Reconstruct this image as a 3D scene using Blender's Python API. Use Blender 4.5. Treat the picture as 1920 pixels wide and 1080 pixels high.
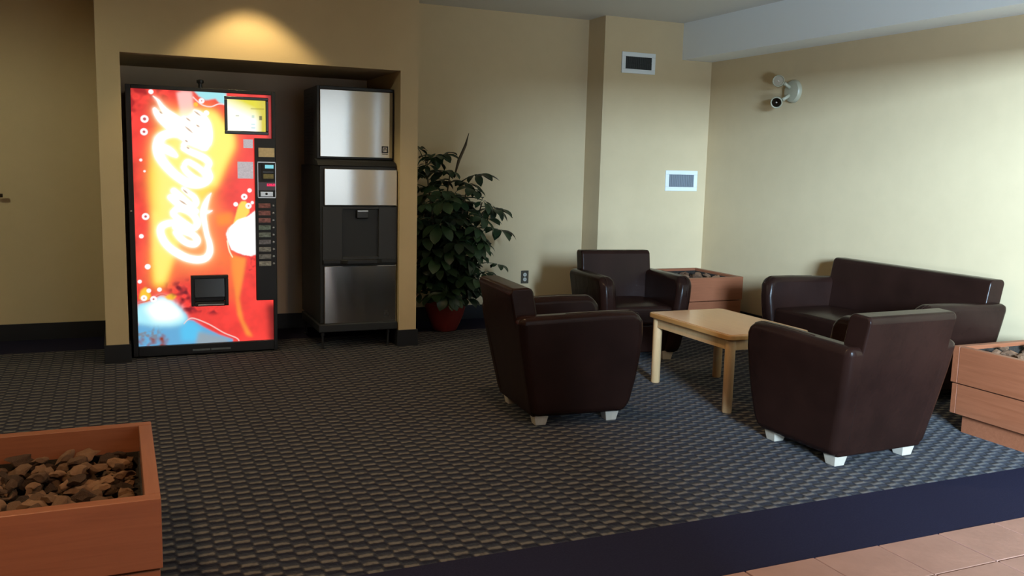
import bpy, bmesh, math, random
import numpy as np
from mathutils import Vector, Matrix, Euler

for _o in list(bpy.data.objects):
    bpy.data.objects.remove(_o, do_unlink=True)
scn = bpy.context.scene
COL = scn.collection
rnd = random.Random(7)

# ------------------------------------------------------------------ camera
def camera_axes(yaw, pitch, roll):
    cy, sy, cp, sp, cr, sr = math.cos(yaw), math.sin(yaw), math.cos(pitch), math.sin(pitch), math.cos(roll), math.sin(roll)
    f = Vector((sy * cp, cy * cp, -sp)); r = Vector((cy, -sy, 0)); d = f.cross(r)
    return r * cr + d * sr, d * cr - r * sr, f
_r, _d, _f = camera_axes(0.41559, 0.13669, -0.02516)
cam_data = bpy.data.cameras.new('camera')
cam = bpy.data.objects.new('camera', cam_data); COL.objects.link(cam)
cam_data.sensor_width = 36.0
cam_data.lens = 1683.0 / 1920.0 * 36.0
cam_data.clip_start = 0.05
_m = Matrix.Identity(4)
for i in range(3):
    _m[i][0], _m[i][1], _m[i][2] = _r[i], -_d[i], -_f[i]
_m[2][3] = 1.3
cam.matrix_world = _m
scn.camera = cam

# ------------------------------------------------------------------ world, daylight, exposure
scn.view_settings.view_transform = 'Standard'
scn.view_settings.look = 'None'
scn.view_settings.gamma = 1.0
scn.view_settings.use_curve_mapping = False
scn.view_settings.exposure = 0.0
scn.cycles.use_denoising = True
scn.cycles.max_bounces = 8
scn.cycles.sample_clamp_indirect = 4.0
scn.cycles.caustics_reflective = False
scn.cycles.caustics_refractive = False

world = bpy.data.worlds.new('sky'); scn.world = world
world.use_nodes = True
_bg = world.node_tree.nodes['Background']
_bg.inputs[0].default_value = (0.90, 0.94, 1.0, 1)
_bg.inputs[1].default_value = 2.0

def lamp(name, kind, loc, aim, energy, color, **kw):
    l = bpy.data.lights.new(name, kind); l.energy = energy; l.color = color
    for k, v in kw.items(): setattr(l, k, v)
    o = bpy.data.objects.new(name, l); COL.objects.link(o)
    o.location = loc
    o.rotation_euler = (Vector(aim) - Vector(loc)).to_track_quat('-Z', 'Y').to_euler()
    return o
# daylight through the entrance glazing behind the photographer: open sky to the outside left, pale pavement in front of it
lamp('sky_daylight', 'AREA', (-1.75, -6.5, 2.85), (4.6, 4.2, 0.6), 11600.0, (0.565, 0.785, 1.06), shape='RECTANGLE', size=4.5, size_y=1.6)
lamp('pavement_daylight', 'AREA', (0.45, -2.9, 0.12), (4.5, 2.6, 2.3), 950.0, (0.62, 0.80, 1.0), shape='RECTANGLE', size=1.5, size_y=1.2)

# ------------------------------------------------------------------ helpers
def new_mat(name):
    m = bpy.data.materials.new(name); m.use_nodes = True
    nt = m.node_tree
    return m, nt, nt.nodes['Principled BSDF']
def node(nt, kind, **kw):
    n = nt.nodes.new(kind)
    for k, v in kw.items():
        if k == 'inp':
            for a, b in v.items(): n.inputs[a].default_value = b
        else: setattr(n, k, v)
    return n
def lk(nt, a, b): nt.links.new(a, b)
def coords(nt, scale=(1, 1, 1), rot=(0, 0, 0), kind='Object'):
    t = node(nt, 'ShaderNodeTexCoord'); mp = node(nt, 'ShaderNodeMapping')
    mp.inputs['Scale'].default_value = scale; mp.inputs['Rotation'].default_value = rot
    lk(nt, t.outputs[kind], mp.inputs['Vector']); return mp.outputs[0]
def plain(name, color, rough=0.6, metal=0.0, spec=0.5, var=0.0, vscale=30.0, bump=0.0, bscale=200.0, coat=0.0, stretch=(1, 1, 1), emit=None, estr=0.0):
    m, nt, p = new_mat(name)
    p.inputs['Base Color'].default_value = (*color, 1); p.inputs['Roughness'].default_value = rough
    p.inputs['Metallic'].default_value = metal; p.inputs['Specular IOR Level'].default_value = spec
    p.inputs['Coat Weight'].default_value = coat; p.inputs['Coat Roughness'].default_value = 0.15
    if emit: p.inputs['Emission Color'].default_value = (*emit, 1); p.inputs['Emission Strength'].default_value = estr
    if var > 0:
        n = node(nt, 'ShaderNodeTexNoise', inp={'Scale': vscale, 'Detail': 5.0, 'Roughness': 0.6}); lk(nt, coords(nt, stretch), n.inputs['Vector'])
        r = node(nt, 'ShaderNodeMapRange', inp={'From Min': 0.25, 'From Max': 0.75, 'To Min': 1 - var, 'To Max': 1 + var}); lk(nt, n.outputs[0], r.inputs[0])
        mx = node(nt, 'ShaderNodeVectorMath', operation='SCALE'); mx.inputs[0].default_value = color; lk(nt, r.outputs[0], mx.inputs['Scale'])
        lk(nt, mx.outputs[0], p.inputs['Base Color'])
    if bump > 0:
        n = node(nt, 'ShaderNodeTexNoise', inp={'Scale': bscale, 'Detail': 3.0}); lk(nt, coords(nt, stretch), n.inputs['Vector'])
        b = node(nt, 'ShaderNodeBump', inp={'Strength': bump, 'Distance': 0.01}); lk(nt, n.outputs[0], b.inputs['Height']); lk(nt, b.outputs[0], p.inputs['Normal'])
    return m
def obj(name, verts, faces, mat, parent=None, smooth=False, bevel=0.0, seg=3, loc=None, mesh=None):
    if mesh is None:
        me = bpy.data.meshes.new(name)
        me.from_pydata([tuple(v) for v in verts], [], faces); me.update()
        if smooth or bevel > 0:
            me.polygons.foreach_set('use_smooth', [True] * len(me.polygons))
        if mat: me.materials.append(mat)
    else: me = mesh
    o = bpy.data.objects.new(name, me); COL.objects.link(o)
    if parent: o.parent = parent
    if loc is not None: o.location = loc
    if bevel > 0:
        b = o.modifiers.new('bevel', 'BEVEL'); b.width = bevel; b.segments = seg; b.limit_method = 'ANGLE'; b.angle_limit = math.radians(35); b.harden_normals = True
    return o
def bm_obj(name, bm, mat, parent=None, smooth=False, loc=None, bevel=0.0, seg=3):
    me = bpy.data.meshes.new(name); bmesh.ops.recalc_face_normals(bm, faces=bm.faces[:]); bm.to_mesh(me); bm.free()
    if smooth or bevel > 0: me.polygons.foreach_set('use_smooth', [True] * len(me.polygons))
    if mat: me.materials.append(mat)
    return obj(name, None, None, None, parent, loc=loc, mesh=me, bevel=bevel, seg=seg)
BOXF = [(0, 3, 2, 1), (4, 5, 6, 7), (0, 1, 5, 4), (1, 2, 6, 5), (2, 3, 7, 6), (3, 0, 4, 7)]
def boxv(x0, x1, y0, y1, z0, z1):
    return [(x0, y0, z0), (x1, y0, z0), (x1, y1, z0), (x0, y1, z0), (x0, y0, z1), (x1, y0, z1), (x1, y1, z1), (x0, y1, z1)]
def box(name, x0, x1, y0, y1, z0, z1, mat, parent=None, bevel=0.0, seg=2):
    return obj(name, boxv(x0, x1, y0, y1, z0, z1), BOXF, mat, parent, bevel=bevel, seg=seg)
def boxes(name, lst, mat, parent=None, bevel=0.0):
    v, f = [], []
    for b in lst:
        n = len(v); v += boxv(*b); f += [tuple(i + n for i in q) for q in BOXF]
    return obj(name, v, f, mat, parent, bevel=bevel)
def prism(name, poly, axis, a, b, mat, parent=None, bevel=0.0, seg=3, smooth=False):
    """polygon in the two other axes, pushed from a to b along the axis"""
    def pt(p, t): return {'x': (t, p[0], p[1]), 'y': (p[0], t, p[1]), 'z': (p[0], p[1], t)}[axis]
    n = len(poly); v = [pt(p, a) for p in poly] + [pt(p, b) for p in poly]
    f = [tuple(range(n)), tuple(range(2 * n - 1, n - 1, -1))] + [(i, i + n, (i + 1) % n + n, (i + 1) % n) for i in range(n)]
    bm = bmesh.new(); vs = [bm.verts.new(q) for q in v]
    for q in f: bm.faces.new([vs[i] for i in q])
    return bm_obj(name, bm, mat, parent, smooth=smooth, bevel=bevel, seg=seg)
def lathe(name, prof, mat, parent=None, n=32, axis='z', loc=None, smooth=True):
    v, f = [], []
    for r, h in prof:
        for i in range(n):
            a = 2 * math.pi * i / n; c, s = r * math.cos(a), r * math.sin(a)
            v.append({'z': (c, s, h), 'y': (c, h, s), 'x': (h, c, s)}[axis])
    for j in range(len(prof) - 1):
        for i in range(n):
            k = (i + 1) % n; f.append((j * n + i, j * n + k, (j + 1) * n + k, (j + 1) * n + i))
    f.append(tuple(range(n - 1, -1, -1))); f.append(tuple((len(prof) - 1) * n + i for i in range(n)))
    bm = bmesh.new(); vs = [bm.verts.new(q) for q in v]
    for q in f: bm.faces.new([vs[i] for i in q])
    o = bm_obj(name, bm, mat, parent, smooth=smooth, loc=loc)
    if smooth:
        e = o.modifiers.new('edges', 'EDGE_SPLIT'); e.split_angle = math.radians(40)
    return o
def tube_bm(bm, pts, radii, n=8):
    rings = []
    for i, p in enumerate(pts):
        p = Vector(p); a = Vector(pts[max(i - 1, 0)]); b = Vector(pts[min(i + 1, len(pts) - 1)])
        t = (b - a).normalized(); u = t.orthogonal().normalized()
        if rings: u = (rings[-1][1] - t * rings[-1][1].dot(t)).normalized()
        w = t.cross(u); r = radii[i] if isinstance(radii, (list, tuple)) else radii
        rings.append(([bm.verts.new(p + (u * math.cos(2 * math.pi * k / n) + w * math.sin(2 * math.pi * k / n)) * r) for k in range(n)], u))
    for (a, _), (b, _) in zip(rings, rings[1:]):
        for k in range(n): bm.faces.new((a[k], a[(k + 1) % n], b[(k + 1) % n], b[k]))
    bm.faces.new(rings[0][0][::-1]); bm.faces.new(rings[-1][0])
def root(name, loc, label, cat, group=None, rz=0.0):
    o = bpy.data.objects.new(name, None); COL.objects.link(o); o.location = loc; o.rotation_euler[2] = rz
    o.empty_display_size = 0.1
    return tag(o, label, cat, group)
def tag(o, label, cat=None, group=None):
    o['label'] = label
    if cat: o['category'] = cat
    if group: o['group'] = group
    return o
def struct(o, label=None):
    o['kind'] = 'structure'
    if label: o['label'] = label
    return o

# ------------------------------------------------------------------ materials
WALL = plain('painted_wall', (0.58, 0.445, 0.272), rough=0.75, spec=0.25, var=0.03, vscale=6, bump=0.06, bscale=260)
CEIL = plain('ceiling_paint', (0.68, 0.66, 0.62), rough=0.9, spec=0.1, bump=0.08, bscale=180)
SOFFIT = plain('soffit_paint', (0.80, 0.81, 0.80), rough=0.7, spec=0.2, bump=0.04, bscale=180)
BLACKRUB = plain('black_cove_rubber', (0.010, 0.010, 0.013), rough=0.45, spec=0.4)
NICHE = plain('niche_lining', (0.72, 0.58, 0.46), rough=0.8, spec=0.2, bump=0.05, bscale=200)
LEATHER = None
BLK = plain('black_plastic', (0.012, 0.012, 0.015), rough=0.42, spec=0.4, bump=0.02, bscale=600)
BLKG = plain('black_gloss', (0.008, 0.008, 0.010), rough=0.18, spec=0.5)
DGREY = plain('charcoal_plastic', (0.015, 0.0155, 0.018), rough=0.5, spec=0.4, bump=0.03, bscale=500)
WHITE = plain('white_enamel', (0.72, 0.74, 0.74), rough=0.4)
IVORY = plain('ivory_plastic', (0.38, 0.355, 0.26), rough=0.35)
SILVER = plain('satin_silver', (0.55, 0.55, 0.56), rough=0.3, metal=1.0)
GOLD = plain('brass_plate', (0.55, 0.40, 0.20), rough=0.35, metal=0.6, var=0.15, vscale=60)
REDPOT = plain('red_glazed_pot', (0.26, 0.034, 0.026), rough=0.42, spec=0.4, var=0.1, vscale=8)
SOIL = plain('potting_soil', (0.018, 0.012, 0.008), rough=1.0, var=0.5, vscale=60, bump=0.6, bscale=90)
STEM = plain('plant_stem', (0.060, 0.042, 0.020), rough=0.8, var=0.3, vscale=25)
CHROME = plain('chrome_reflector', (0.85, 0.85, 0.82), rough=0.06, metal=1.0)
BRONZE = plain('dark_bronze', (0.035, 0.024, 0.020), rough=0.35, metal=0.5)
OUTLETM = plain('brown_cover_plate', (0.045, 0.036, 0.022), rough=0.45)
OUTW = plain('receptacle_face', (0.45, 0.43, 0.38), rough=0.5)

def wood(name, c1, c2, scale=(1, 1, 1), rough=0.4, coat=0.2):
    m, nt, p = new_mat(name)
    v = coords(nt, scale)
    n = node(nt, 'ShaderNodeTexNoise', inp={'Scale': 6.0, 'Detail': 8.0, 'Roughness': 0.65, 'Distortion': 0.6}); lk(nt, v, n.inputs['Vector'])
    n2 = node(nt, 'ShaderNodeTexNoise', inp={'Scale': 1.2, 'Detail': 2.0}); lk(nt, coords(nt, (1, 1, 1)), n2.inputs['Vector'])
    ad = node(nt, 'ShaderNodeMath', operation='MULTIPLY_ADD', inp={1: 0.5, 2: 0.0}); lk(nt, n2.outputs[0], ad.inputs[0])
    ad2 = node(nt, 'ShaderNodeMath', operation='MULTIPLY_ADD', inp={1: 0.6}); lk(nt, n.outputs[0], ad2.inputs[0]); lk(nt, ad.outputs[0], ad2.inputs[2])
    r = node(nt, 'ShaderNodeValToRGB'); r.color_ramp.elements[0].position = 0.36; r.color_ramp.elements[0].color = (*c1, 1)
    r.color_ramp.elements[1].position = 0.72; r.color_ramp.elements[1].color = (*c2, 1)
    lk(nt, ad2.outputs[0], r.inputs[0]); lk(nt, r.outputs[0], p.inputs['Base Color'])
    p.inputs['Roughness'].default_value = rough; p.inputs['Coat Weight'].default_value = coat; p.inputs['Coat Roughness'].default_value = 0.25
    b = node(nt, 'ShaderNodeBump', inp={'Strength': 0.08, 'Distance': 0.004}); lk(nt, n.outputs[0], b.inputs['Height']); lk(nt, b.outputs[0], p.inputs['Normal'])
    return m
CEDAR_X = wood('cedar_grain_x', (0.190, 0.056, 0.022), (0.275, 0.092, 0.042), (0.5, 9, 9), 0.5, 0.1)
CEDAR_Y = wood('cedar_grain_y', (0.190, 0.056, 0.022), (0.275, 0.092, 0.042), (9, 0.5, 9), 0.5, 0.1)
OAK = wood('light_oak', (0.48, 0.215, 0.068), (0.60, 0.295, 0.105), (9, 0.7, 9), 0.28, 0.5)
OAKLEG = wood('light_oak_upright', (0.52, 0.32, 0.15), (0.66, 0.43, 0.23), (12, 12, 0.8), 0.4, 0.2)
FOOT = wood('pale_foot_wood', (0.42, 0.35, 0.27), (0.52, 0.45, 0.37), (12, 12, 1), 0.5, 0.0)

def leather():
    m, nt, p = new_mat('dark_brown_leather')
    v = coords(nt)
    n = node(nt, 'ShaderNodeTexNoise', inp={'Scale': 5.0, 'Detail': 4.0}); lk(nt, v, n.inputs['Vector'])
    r = node(nt, 'ShaderNodeValToRGB'); r.color_ramp.elements[0].position = 0.3; r.color_ramp.elements[0].color = (0.0125, 0.0054, 0.0041, 1)
    r.color_ramp.elements[1].position = 0.75; r.color_ramp.elements[1].color = (0.0205, 0.0086, 0.0064, 1)
    lk(nt, n.outputs[0], r.inputs[0]); lk(nt, r.outputs[0], p.inputs['Base Color'])
    p.inputs['Roughness'].default_value = 0.27; p.inputs['Specular IOR Level'].default_value = 0.13
    vo = node(nt, 'ShaderNodeTexVoronoi', inp={'Scale': 320.0}); lk(nt, v, vo.inputs['Vector'])
    n2 = node(nt, 'ShaderNodeTexNoise', inp={'Scale': 9.0, 'Detail': 3.0, 'Distortion': 0.8}); lk(nt, v, n2.inputs['Vector'])
    a = node(nt, 'ShaderNodeMath', operation='MULTIPLY_ADD', inp={1: 0.05}); lk(nt, vo.outputs['Distance'], a.inputs[0]); lk(nt, n2.outputs[0], a.inputs[2])
    b = node(nt, 'ShaderNodeBump', inp={'Strength': 0.10, 'Distance': 0.02}); lk(nt, a.outputs[0], b.inputs['Height']); lk(nt, b.outputs[0], p.inputs['Normal'])
    return m
LEATHER = leather()

def steel():
    m, nt, p = new_mat('brushed_stainless_steel')
    p.inputs['Base Color'].default_value = (0.60, 0.585, 0.565, 1); p.inputs['Metallic'].default_value = 1.0
    p.inputs['Roughness'].default_value = 0.30
    p.inputs['Anisotropic'].default_value = 1.0; p.inputs['Anisotropic Rotation'].default_value = 0.25
    tg = node(nt, 'ShaderNodeTangent', direction_type='RADIAL', axis='Z'); lk(nt, tg.outputs[0], p.inputs['Tangent'])
    p.inputs['Roughness'].default_value = 0.13
    return m
STEEL = steel()

def carpet():
    m, nt, p = new_mat('woven_patterned_carpet')
    v = coords(nt)
    sp = node(nt, 'ShaderNodeSeparateXYZ'); lk(nt, v, sp.inputs[0])
    def sn(out, k, ph):
        a = node(nt, 'ShaderNodeMath', operation='MULTIPLY_ADD', inp={1: k, 2: ph}); lk(nt, out, a.inputs[0])
        s = node(nt, 'ShaderNodeMath', operation='SINE'); lk(nt, a.outputs[0], s.inputs[0]); return s.outputs[0]
    nz = node(nt, 'ShaderNodeTexNoise', inp={'Scale': 45.0, 'Detail': 2.0}); lk(nt, v, nz.inputs['Vector'])
    # slight skew: each dash leans as the loops are tufted
    sk = node(nt, 'ShaderNodeMath', operation='MULTIPLY_ADD', inp={1: 0.0}); lk(nt, sp.outputs[0], sk.inputs[0]); lk(nt, sp.outputs[1], sk.inputs[2])
    a0 = sn(sp.outputs[0], math.pi / 0.0608, 2.1); b = sn(sk.outputs[0], math.pi / 0.0315, 0.8)
    am = node(nt, 'ShaderNodeMath', operation='MULTIPLY', use_clamp=False, inp={1: 2.6}); lk(nt, a0, am.inputs[0])
    ac = node(nt, 'ShaderNodeClamp', inp={'Min': -1.0, 'Max': 1.0}); lk(nt, am.outputs[0], ac.inputs[0]); a = ac.outputs[0]
    pr = node(nt, 'ShaderNodeMath', operation='MULTIPLY'); lk(nt, a, pr.inputs[0]); lk(nt, b, pr.inputs[1])
    ad = node(nt, 'ShaderNodeMath', operation='MULTIPLY_ADD', inp={1: 1.5, 2: -0.72}); lk(nt, nz.outputs[0], ad.inputs[0])
    s2 = node(nt, 'ShaderNodeMath', operation='ADD'); lk(nt, pr.outputs[0], s2.inputs[0]); lk(nt, ad.outputs[0], s2.inputs[1])
    rp = node(nt, 'ShaderNodeValToRGB'); e = rp.color_ramp.elements
    e[0].position = 0.0; e[0].color = (0.0100, 0.0098, 0.0195, 1)
    e[1].position = 0.95; e[1].color = (0.115, 0.100, 0.090, 1)
    q = e.new(0.5); q.color = (0.036, 0.032, 0.031, 1)
    lk(nt, s2.outputs[0], rp.inputs[0]); lk(nt, rp.outputs[0], p.inputs['Base Color'])
    p.inputs['Roughness'].default_value = 1.0; p.inputs['Specular IOR Level'].default_value = 0.05
    p.inputs['Sheen Weight'].default_value = 0.08
    f = node(nt, 'ShaderNodeTexNoise', inp={'Scale': 380.0, 'Detail': 2.0}); lk(nt, v, f.inputs['Vector'])
    h = node(nt, 'ShaderNodeMath', operation='MULTIPLY_ADD', inp={1: 0.4}); lk(nt, f.outputs[0], h.inputs[0]); lk(nt, s2.outputs[0], h.inputs[2])
    bu = node(nt, 'ShaderNodeBump', inp={'Strength': 0.55, 'Distance': 0.006}); lk(nt, h.outputs[0], bu.inputs['Height']); lk(nt, bu.outputs[0], p.inputs['Normal'])
    return m
CARPET = carpet()
BORDER = plain('navy_carpet', (0.0175, 0.0165, 0.034), rough=1.0, spec=0.05, var=0.18, vscale=120, bump=0.4, bscale=420)
TILE = plain('terracotta_tile', (0.32, 0.168, 0.122), rough=0.55, spec=0.35, var=0.12, vscale=7, bump=0.10, bscale=40)
GROUT = plain('tile_grout', (0.31, 0.185, 0.145), rough=0.9, spec=0.2, var=0.1, vscale=40)

# ------------------------------------------------------------------ room
XL, XR, YF, YB, ZC = -4.0, 4.83, -1.0, 7.0, 2.54
YN, YBUMP, XBUMP = 6.06, 6.716, 3.75
EDGE, PAT0, PAT1 = 2.235, 2.645, 6.53

fl = struct(box('floor', XL, XR, PAT0, PAT1, -0.05, 0.0, CARPET), 'patterned woven carpet floor')
for q in ((XL, XR, EDGE, PAT0), (XL, XR, PAT1, YB)):
    box('carpet_border', q[0], q[1], q[2], q[3], -0.05, 0.0, BORDER, fl)
tf = struct(box('floor', XL, XR, YF, EDGE, -0.06, -0.006, GROUT), 'terracotta tile floor by the entrance')
P = 0.29; tv = boxv(-P / 2 + .003, P / 2 - .003, -P / 2 + .003, P / 2 - .003, -.02, 0)
tm = None; tm_cut = None
xs = [2.133 + P * k for k in range(-7, 9)]
for k, x in enumerate(xs):
    for j in range(7):
        if j == 0:
            y0, y1 = 1.987, EDGE
        else:
            y1 = 1.987 - P * (j - 1); y0 = y1 - P
        w = P - .006; d = y1 - y0 - .006
        if j == 0:
            if tm_cut is None:
                t = box('tile', -w / 2, w / 2, -d / 2, d / 2, -.02, 0.002, TILE, tf, bevel=0.003); tm_cut = t.data
            else: t = obj('tile', None, None, None, tf, mesh=tm_cut, bevel=0.003)
        else:
            if tm is None:
                t = box('tile', -w / 2, w / 2, -w / 2, w / 2, -.02, 0.002, TILE, tf, bevel=0.003); tm = t.data
            else: t = obj('tile', None, None, None, tf, mesh=tm, bevel=0.003)
        t.location = (x + P / 2, (y0 + y1) / 2, rnd.uniform(-.001, .0006))

struct(box('ceiling', XL, XR, YF, YB, ZC, ZC + .1, CEIL), 'off-white ceiling')
struct(boxes('wall_back', [(XL, -0.09, YB, YB + .1, 0, ZC), (1.93, XR + .1, YB, YB + .1, 0, ZC), (XBUMP, XR, YBUMP, YB, 0, ZC)], WALL), 'beige back wall with a projecting pier')
struct(box('wall_left', XL - .1, XL, YF, YB, 0, ZC, WALL), 'beige wall out of view')
struct(box('wall_right', XR, XR + .1, YF, YB, 0, ZC, WALL), 'pale beige wall behind the loveseat')
sof = struct(box('trim_1', 4.519, XR, YF, YBUMP, 2.232, ZC, SOFFIT), 'pale grey soffit along the right wall')
struct(box('shade_beam', 0.4, 4.519, 2.16, 2.32, 2.05, ZC, SOFFIT), 'added unseen beam shading the tops of the back walls')  # out of view, added to block daylight from the upper back walls
# niche wall: two piers, a header, lined inside
NX0, NX1, NZ = 0.042, 1.803, 1.916
struct(boxes('wall_niche', [(-.09, NX0, YN, YB, 0, NZ), (NX1, 1.93, YN, YB, 0, NZ), (-.09, 1.93, YN, YB, NZ, ZC)], WALL), 'beige projecting wall with a machine alcove')
struct(box('wall_niche_back', NX0, NX1, 6.97, YB, 0, NZ, NICHE), 'back of the machine alcove')
# front wall with the entrance glazing (behind the photographer)
WINS = ((1.18, 3.22, 0.25, 2.46, (1.95, 2.6)), (3.58, 3.68, 0.25, 2.46, ()))  # narrow second slot added to put a bright stripe in the steel reflection
def wall_with_openings(x0, x1, y0, y1, z0, z1, wins):
    out = []; zs = sorted({z0, z1} | {w[2] for w in wins} | {w[3] for w in wins})
    for za, zb in zip(zs, zs[1:]):
        x = x0
        for w in sorted(w for w in wins if w[2] <= za and w[3] >= zb):
            out.append((x, w[0], y0, y1, za, zb)); x = w[1]
        out.append((x, x1, y0, y1, za, zb))
    return out
struct(boxes('wall_front', wall_with_openings(XL, XR + .1, YF - .12, YF, 0, ZC, WINS), WALL), 'entrance wall behind the photographer')
FRAME = plain('bronze_window_frame', (0.05, 0.045, 0.04), rough=0.4, metal=0.6)
def pane_mat():
    m = bpy.data.materials.new('window_glass'); m.use_nodes = True; nt = m.node_tree; nt.nodes.clear()
    o = node(nt, 'ShaderNodeOutputMaterial'); t = node(nt, 'ShaderNodeBsdfTransparent'); g = node(nt, 'ShaderNodeBsdfGlossy', inp={'Roughness': 0.02})
    mx = node(nt, 'ShaderNodeMixShader', inp={0: 0.06}); t.inputs[0].default_value = (.95, .98, .97, 1)
    lk(nt, t.outputs[0], mx.inputs[1]); lk(nt, g.outputs[0], mx.inputs[2]); lk(nt, mx.outputs[0], o.inputs[0]); return m
PANE = pane_mat()
for n, (a, b, c0, c1, mul) in enumerate(WINS):
    f = .03
    w = struct(boxes('window_%d' % (n + 1), [(a, b, YF - .08, YF - .03, c0, c0 + f), (a, b, YF - .08, YF - .03, c1 - f, c1), (a, a + f, YF - .08, YF - .03, c0 + f, c1 - f), (b - f, b, YF - .08, YF - .03, c0 + f, c1 - f)] + [(q - f / 2, q + f / 2, YF - .08, YF - .03, c0 + f, c1 - f) for q in mul], FRAME), 'entrance glazing and its added narrow slot')
    ed = [a + f] + list(mul) + [b - f]
    for c, d in zip(ed, ed[1:]):
        box('pane', c + (f / 2 if c in mul else 0), d - (f / 2 if d in mul else 0), YF - .06, YF - .055, c0 + f, c1 - f, PANE, w)

# baseboards (black cove base), each run its own piece
BH = 0.116; T = 0.012
struct(boxes('baseboard_back', [(XL, -.09, YB - T, YB, 0, BH), (1.93, XBUMP, YB - T, YB, 0, BH), (XBUMP - T, XBUMP, YBUMP - T, YB - T, 0, BH), (XBUMP, XR, YBUMP - T, YBUMP, 0, BH)], BLACKRUB), 'black cove base along the back wall')
struct(box('baseboard_right', XR - T, XR, YF, YBUMP - T, 0, BH, BLACKRUB), 'black cove base along the right wall')
struct(boxes('baseboard_niche', [(-.09 - T, NX0 + T, YN - T, YN, 0, BH), (NX0, NX0 + T, YN, 6.97 - T, 0, BH), (NX0, NX1, 6.97 - T, 6.97, 0, BH), (NX1 - T, NX1, YN, 6.97 - T, 0, BH), (NX1 - T, 1.93 + T, YN - T, YN, 0, BH), (-.09 - T, -.09, YN, YB - T, 0, BH), (1.93, 1.93 + T, YN, YB - T, 0, BH)], BLACKRUB), 'black cove base around the alcove wall')

# ------------------------------------------------------------------ ceiling downlights (their lamps belong to them); all but the alcove one added as fill
DLM = plain('downlight_lens', (0.8, 0.75, 0.65), rough=0.4, emit=(1.0, 0.80, 0.50), estr=3.0)
def downlight(x, y, power, label, ang=100, blend=0.6, color=(1.0, 0.74, 0.42), tilt=(0, 0)):
    r = root('ceiling_downlight', (x, y, ZC), label, 'downlight', 'recessed ceiling downlights')
    lathe('trim_ring', [(.085, 0), (.085, -.006), (.065, -.008), (.062, -.001), (.06, 0)], WHITE, r, 28)
    lathe('lens', [(.060, -.0005), (.060, -.002), (.02, -.0025)], DLM, r, 24)
    l = lamp('downlight_lamp', 'SPOT', (0, 0, -.03), (tilt[0], tilt[1], -1), power, color, spot_size=math.radians(ang), spot_blend=blend, shadow_soft_size=.05)
    l.parent = r
    return r
downlight(0.80, 5.74, 40, 'recessed downlight above the vending machine alcove', 96, 0.35, (1.0, 0.78, 0.38))
downlight(-2.0, 4.7, 88, 'added unseen downlight, fill for the left wall', 177, 0.35, (.92, .95, .66))  # unseen fill lamp added to lift the left wall
downlight(1.5, 3.7, 88, 'added unseen downlight, warm fill over the middle of the carpet', 150, 0.9, (1.0, 0.66, 0.34))  # unseen warm fill added for the carpet and back walls
downlight(-0.6, 1.2, 150, 'added unseen downlight, warm fill for the left planter and chair', 150, 0.9, (1.0, 0.66, 0.34))  # unseen warm fill added to brighten the left planter and near chair side

# ------------------------------------------------------------------ vending machine
VX0, VX1, VY, VZ = 0.066, 0.976, 6.15, 1.735
vm = root('vending_machine', (VX0, VY, 0), 'tall lit red soda vending machine with white script lettering in the alcove', 'vending machine')
VW = VX1 - VX0
box('cabinet', 0.004, VW - .004, .05, .74, .012, VZ - .004, BLK, vm, bevel=.008)
boxes('door_frame', [(0, .032, 0, .05, .01, VZ), (VW - .024, VW, 0, .05, .01, VZ), (.032, VW - .024, 0, .05, VZ - .024, VZ), (.032, VW - .024, 0, .05, .01, .075), (.032, VW - .024, .03, .05, .075, VZ - .024)], BLK, vm, bevel=.004)
boxes('kick_plate', [(.02, VW - .02, .03, .05, .0, .012)], BLKG, vm)
lathe('top_lock', [(.012, 0), (.012, .03), (.022, .034), (.022, .05), (.010, .055)], BLKG, vm, 14, 'z', (.445, .03, VZ - .002))
lathe('door_lock', [(.006, 0), (.006, -.004), (.003, -.006)], SILVER, vm, 10, 'y', (.013, 0, .95))

# the backlit printed front: a flat sheet whose printed colours are stored per vertex
PW, PH = 0.856, 1.640           # metres; lower left corner of the sheet at PX0, PZ0
PX0, PZ0 = 0.033, 0.074
NU, NV = 258, 492
U, V = np.meshgrid(np.linspace(0, PW, NU), np.linspace(0, PH, NV))
PXM = 0.00345                    # one art unit
rs = np.random.RandomState(3)
def blur(a, s):
    s = max(s, 1e-3) * PXM / (PW / (NU - 1)); k = int(max(1, math.ceil(3 * s))); x = np.arange(-k, k + 1); g = np.exp(-x * x / (2 * s * s)); g /= g.sum()
    b = np.pad(a, k, mode='edge')
    b = np.apply_along_axis(lambda r: np.convolve(r, g, 'valid'), 1, b)
    return np.apply_along_axis(lambda r: np.convolve(r, g, 'valid'), 0, b)
def poly(pts, soft=1.0):
    ins = np.zeros(U.shape, bool); n = len(pts)
    for i in range(n):
        (x0, y0), (x1, y1) = pts[i], pts[(i + 1) % n]
        if y0 == y1: continue
        c = ((y0 > V) != (y1 > V)) & (U < (x1 - x0) * (V - y0) / (y1 - y0) + x0)
        ins ^= c
    return blur(ins.astype(float), soft)
def smooth_path(p, n=8):
    out = []
    for i in range(len(p) - 1):
        a, b, c, d = p[max(i - 1, 0)], p[i], p[i + 1], p[min(i + 2, len(p) - 1)]
        for k in range(n):
            t = k / n
            out.append(tuple(0.5 * (2 * b[j] + (c[j] - a[j]) * t + (2 * a[j] - 5 * b[j] + 4 * c[j] - d[j]) * t * t + (3 * b[j] - a[j] - 3 * c[j] + d[j]) * t ** 3) for j in range(len(b))))
    out.append(tuple(p[-1])); return out
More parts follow.
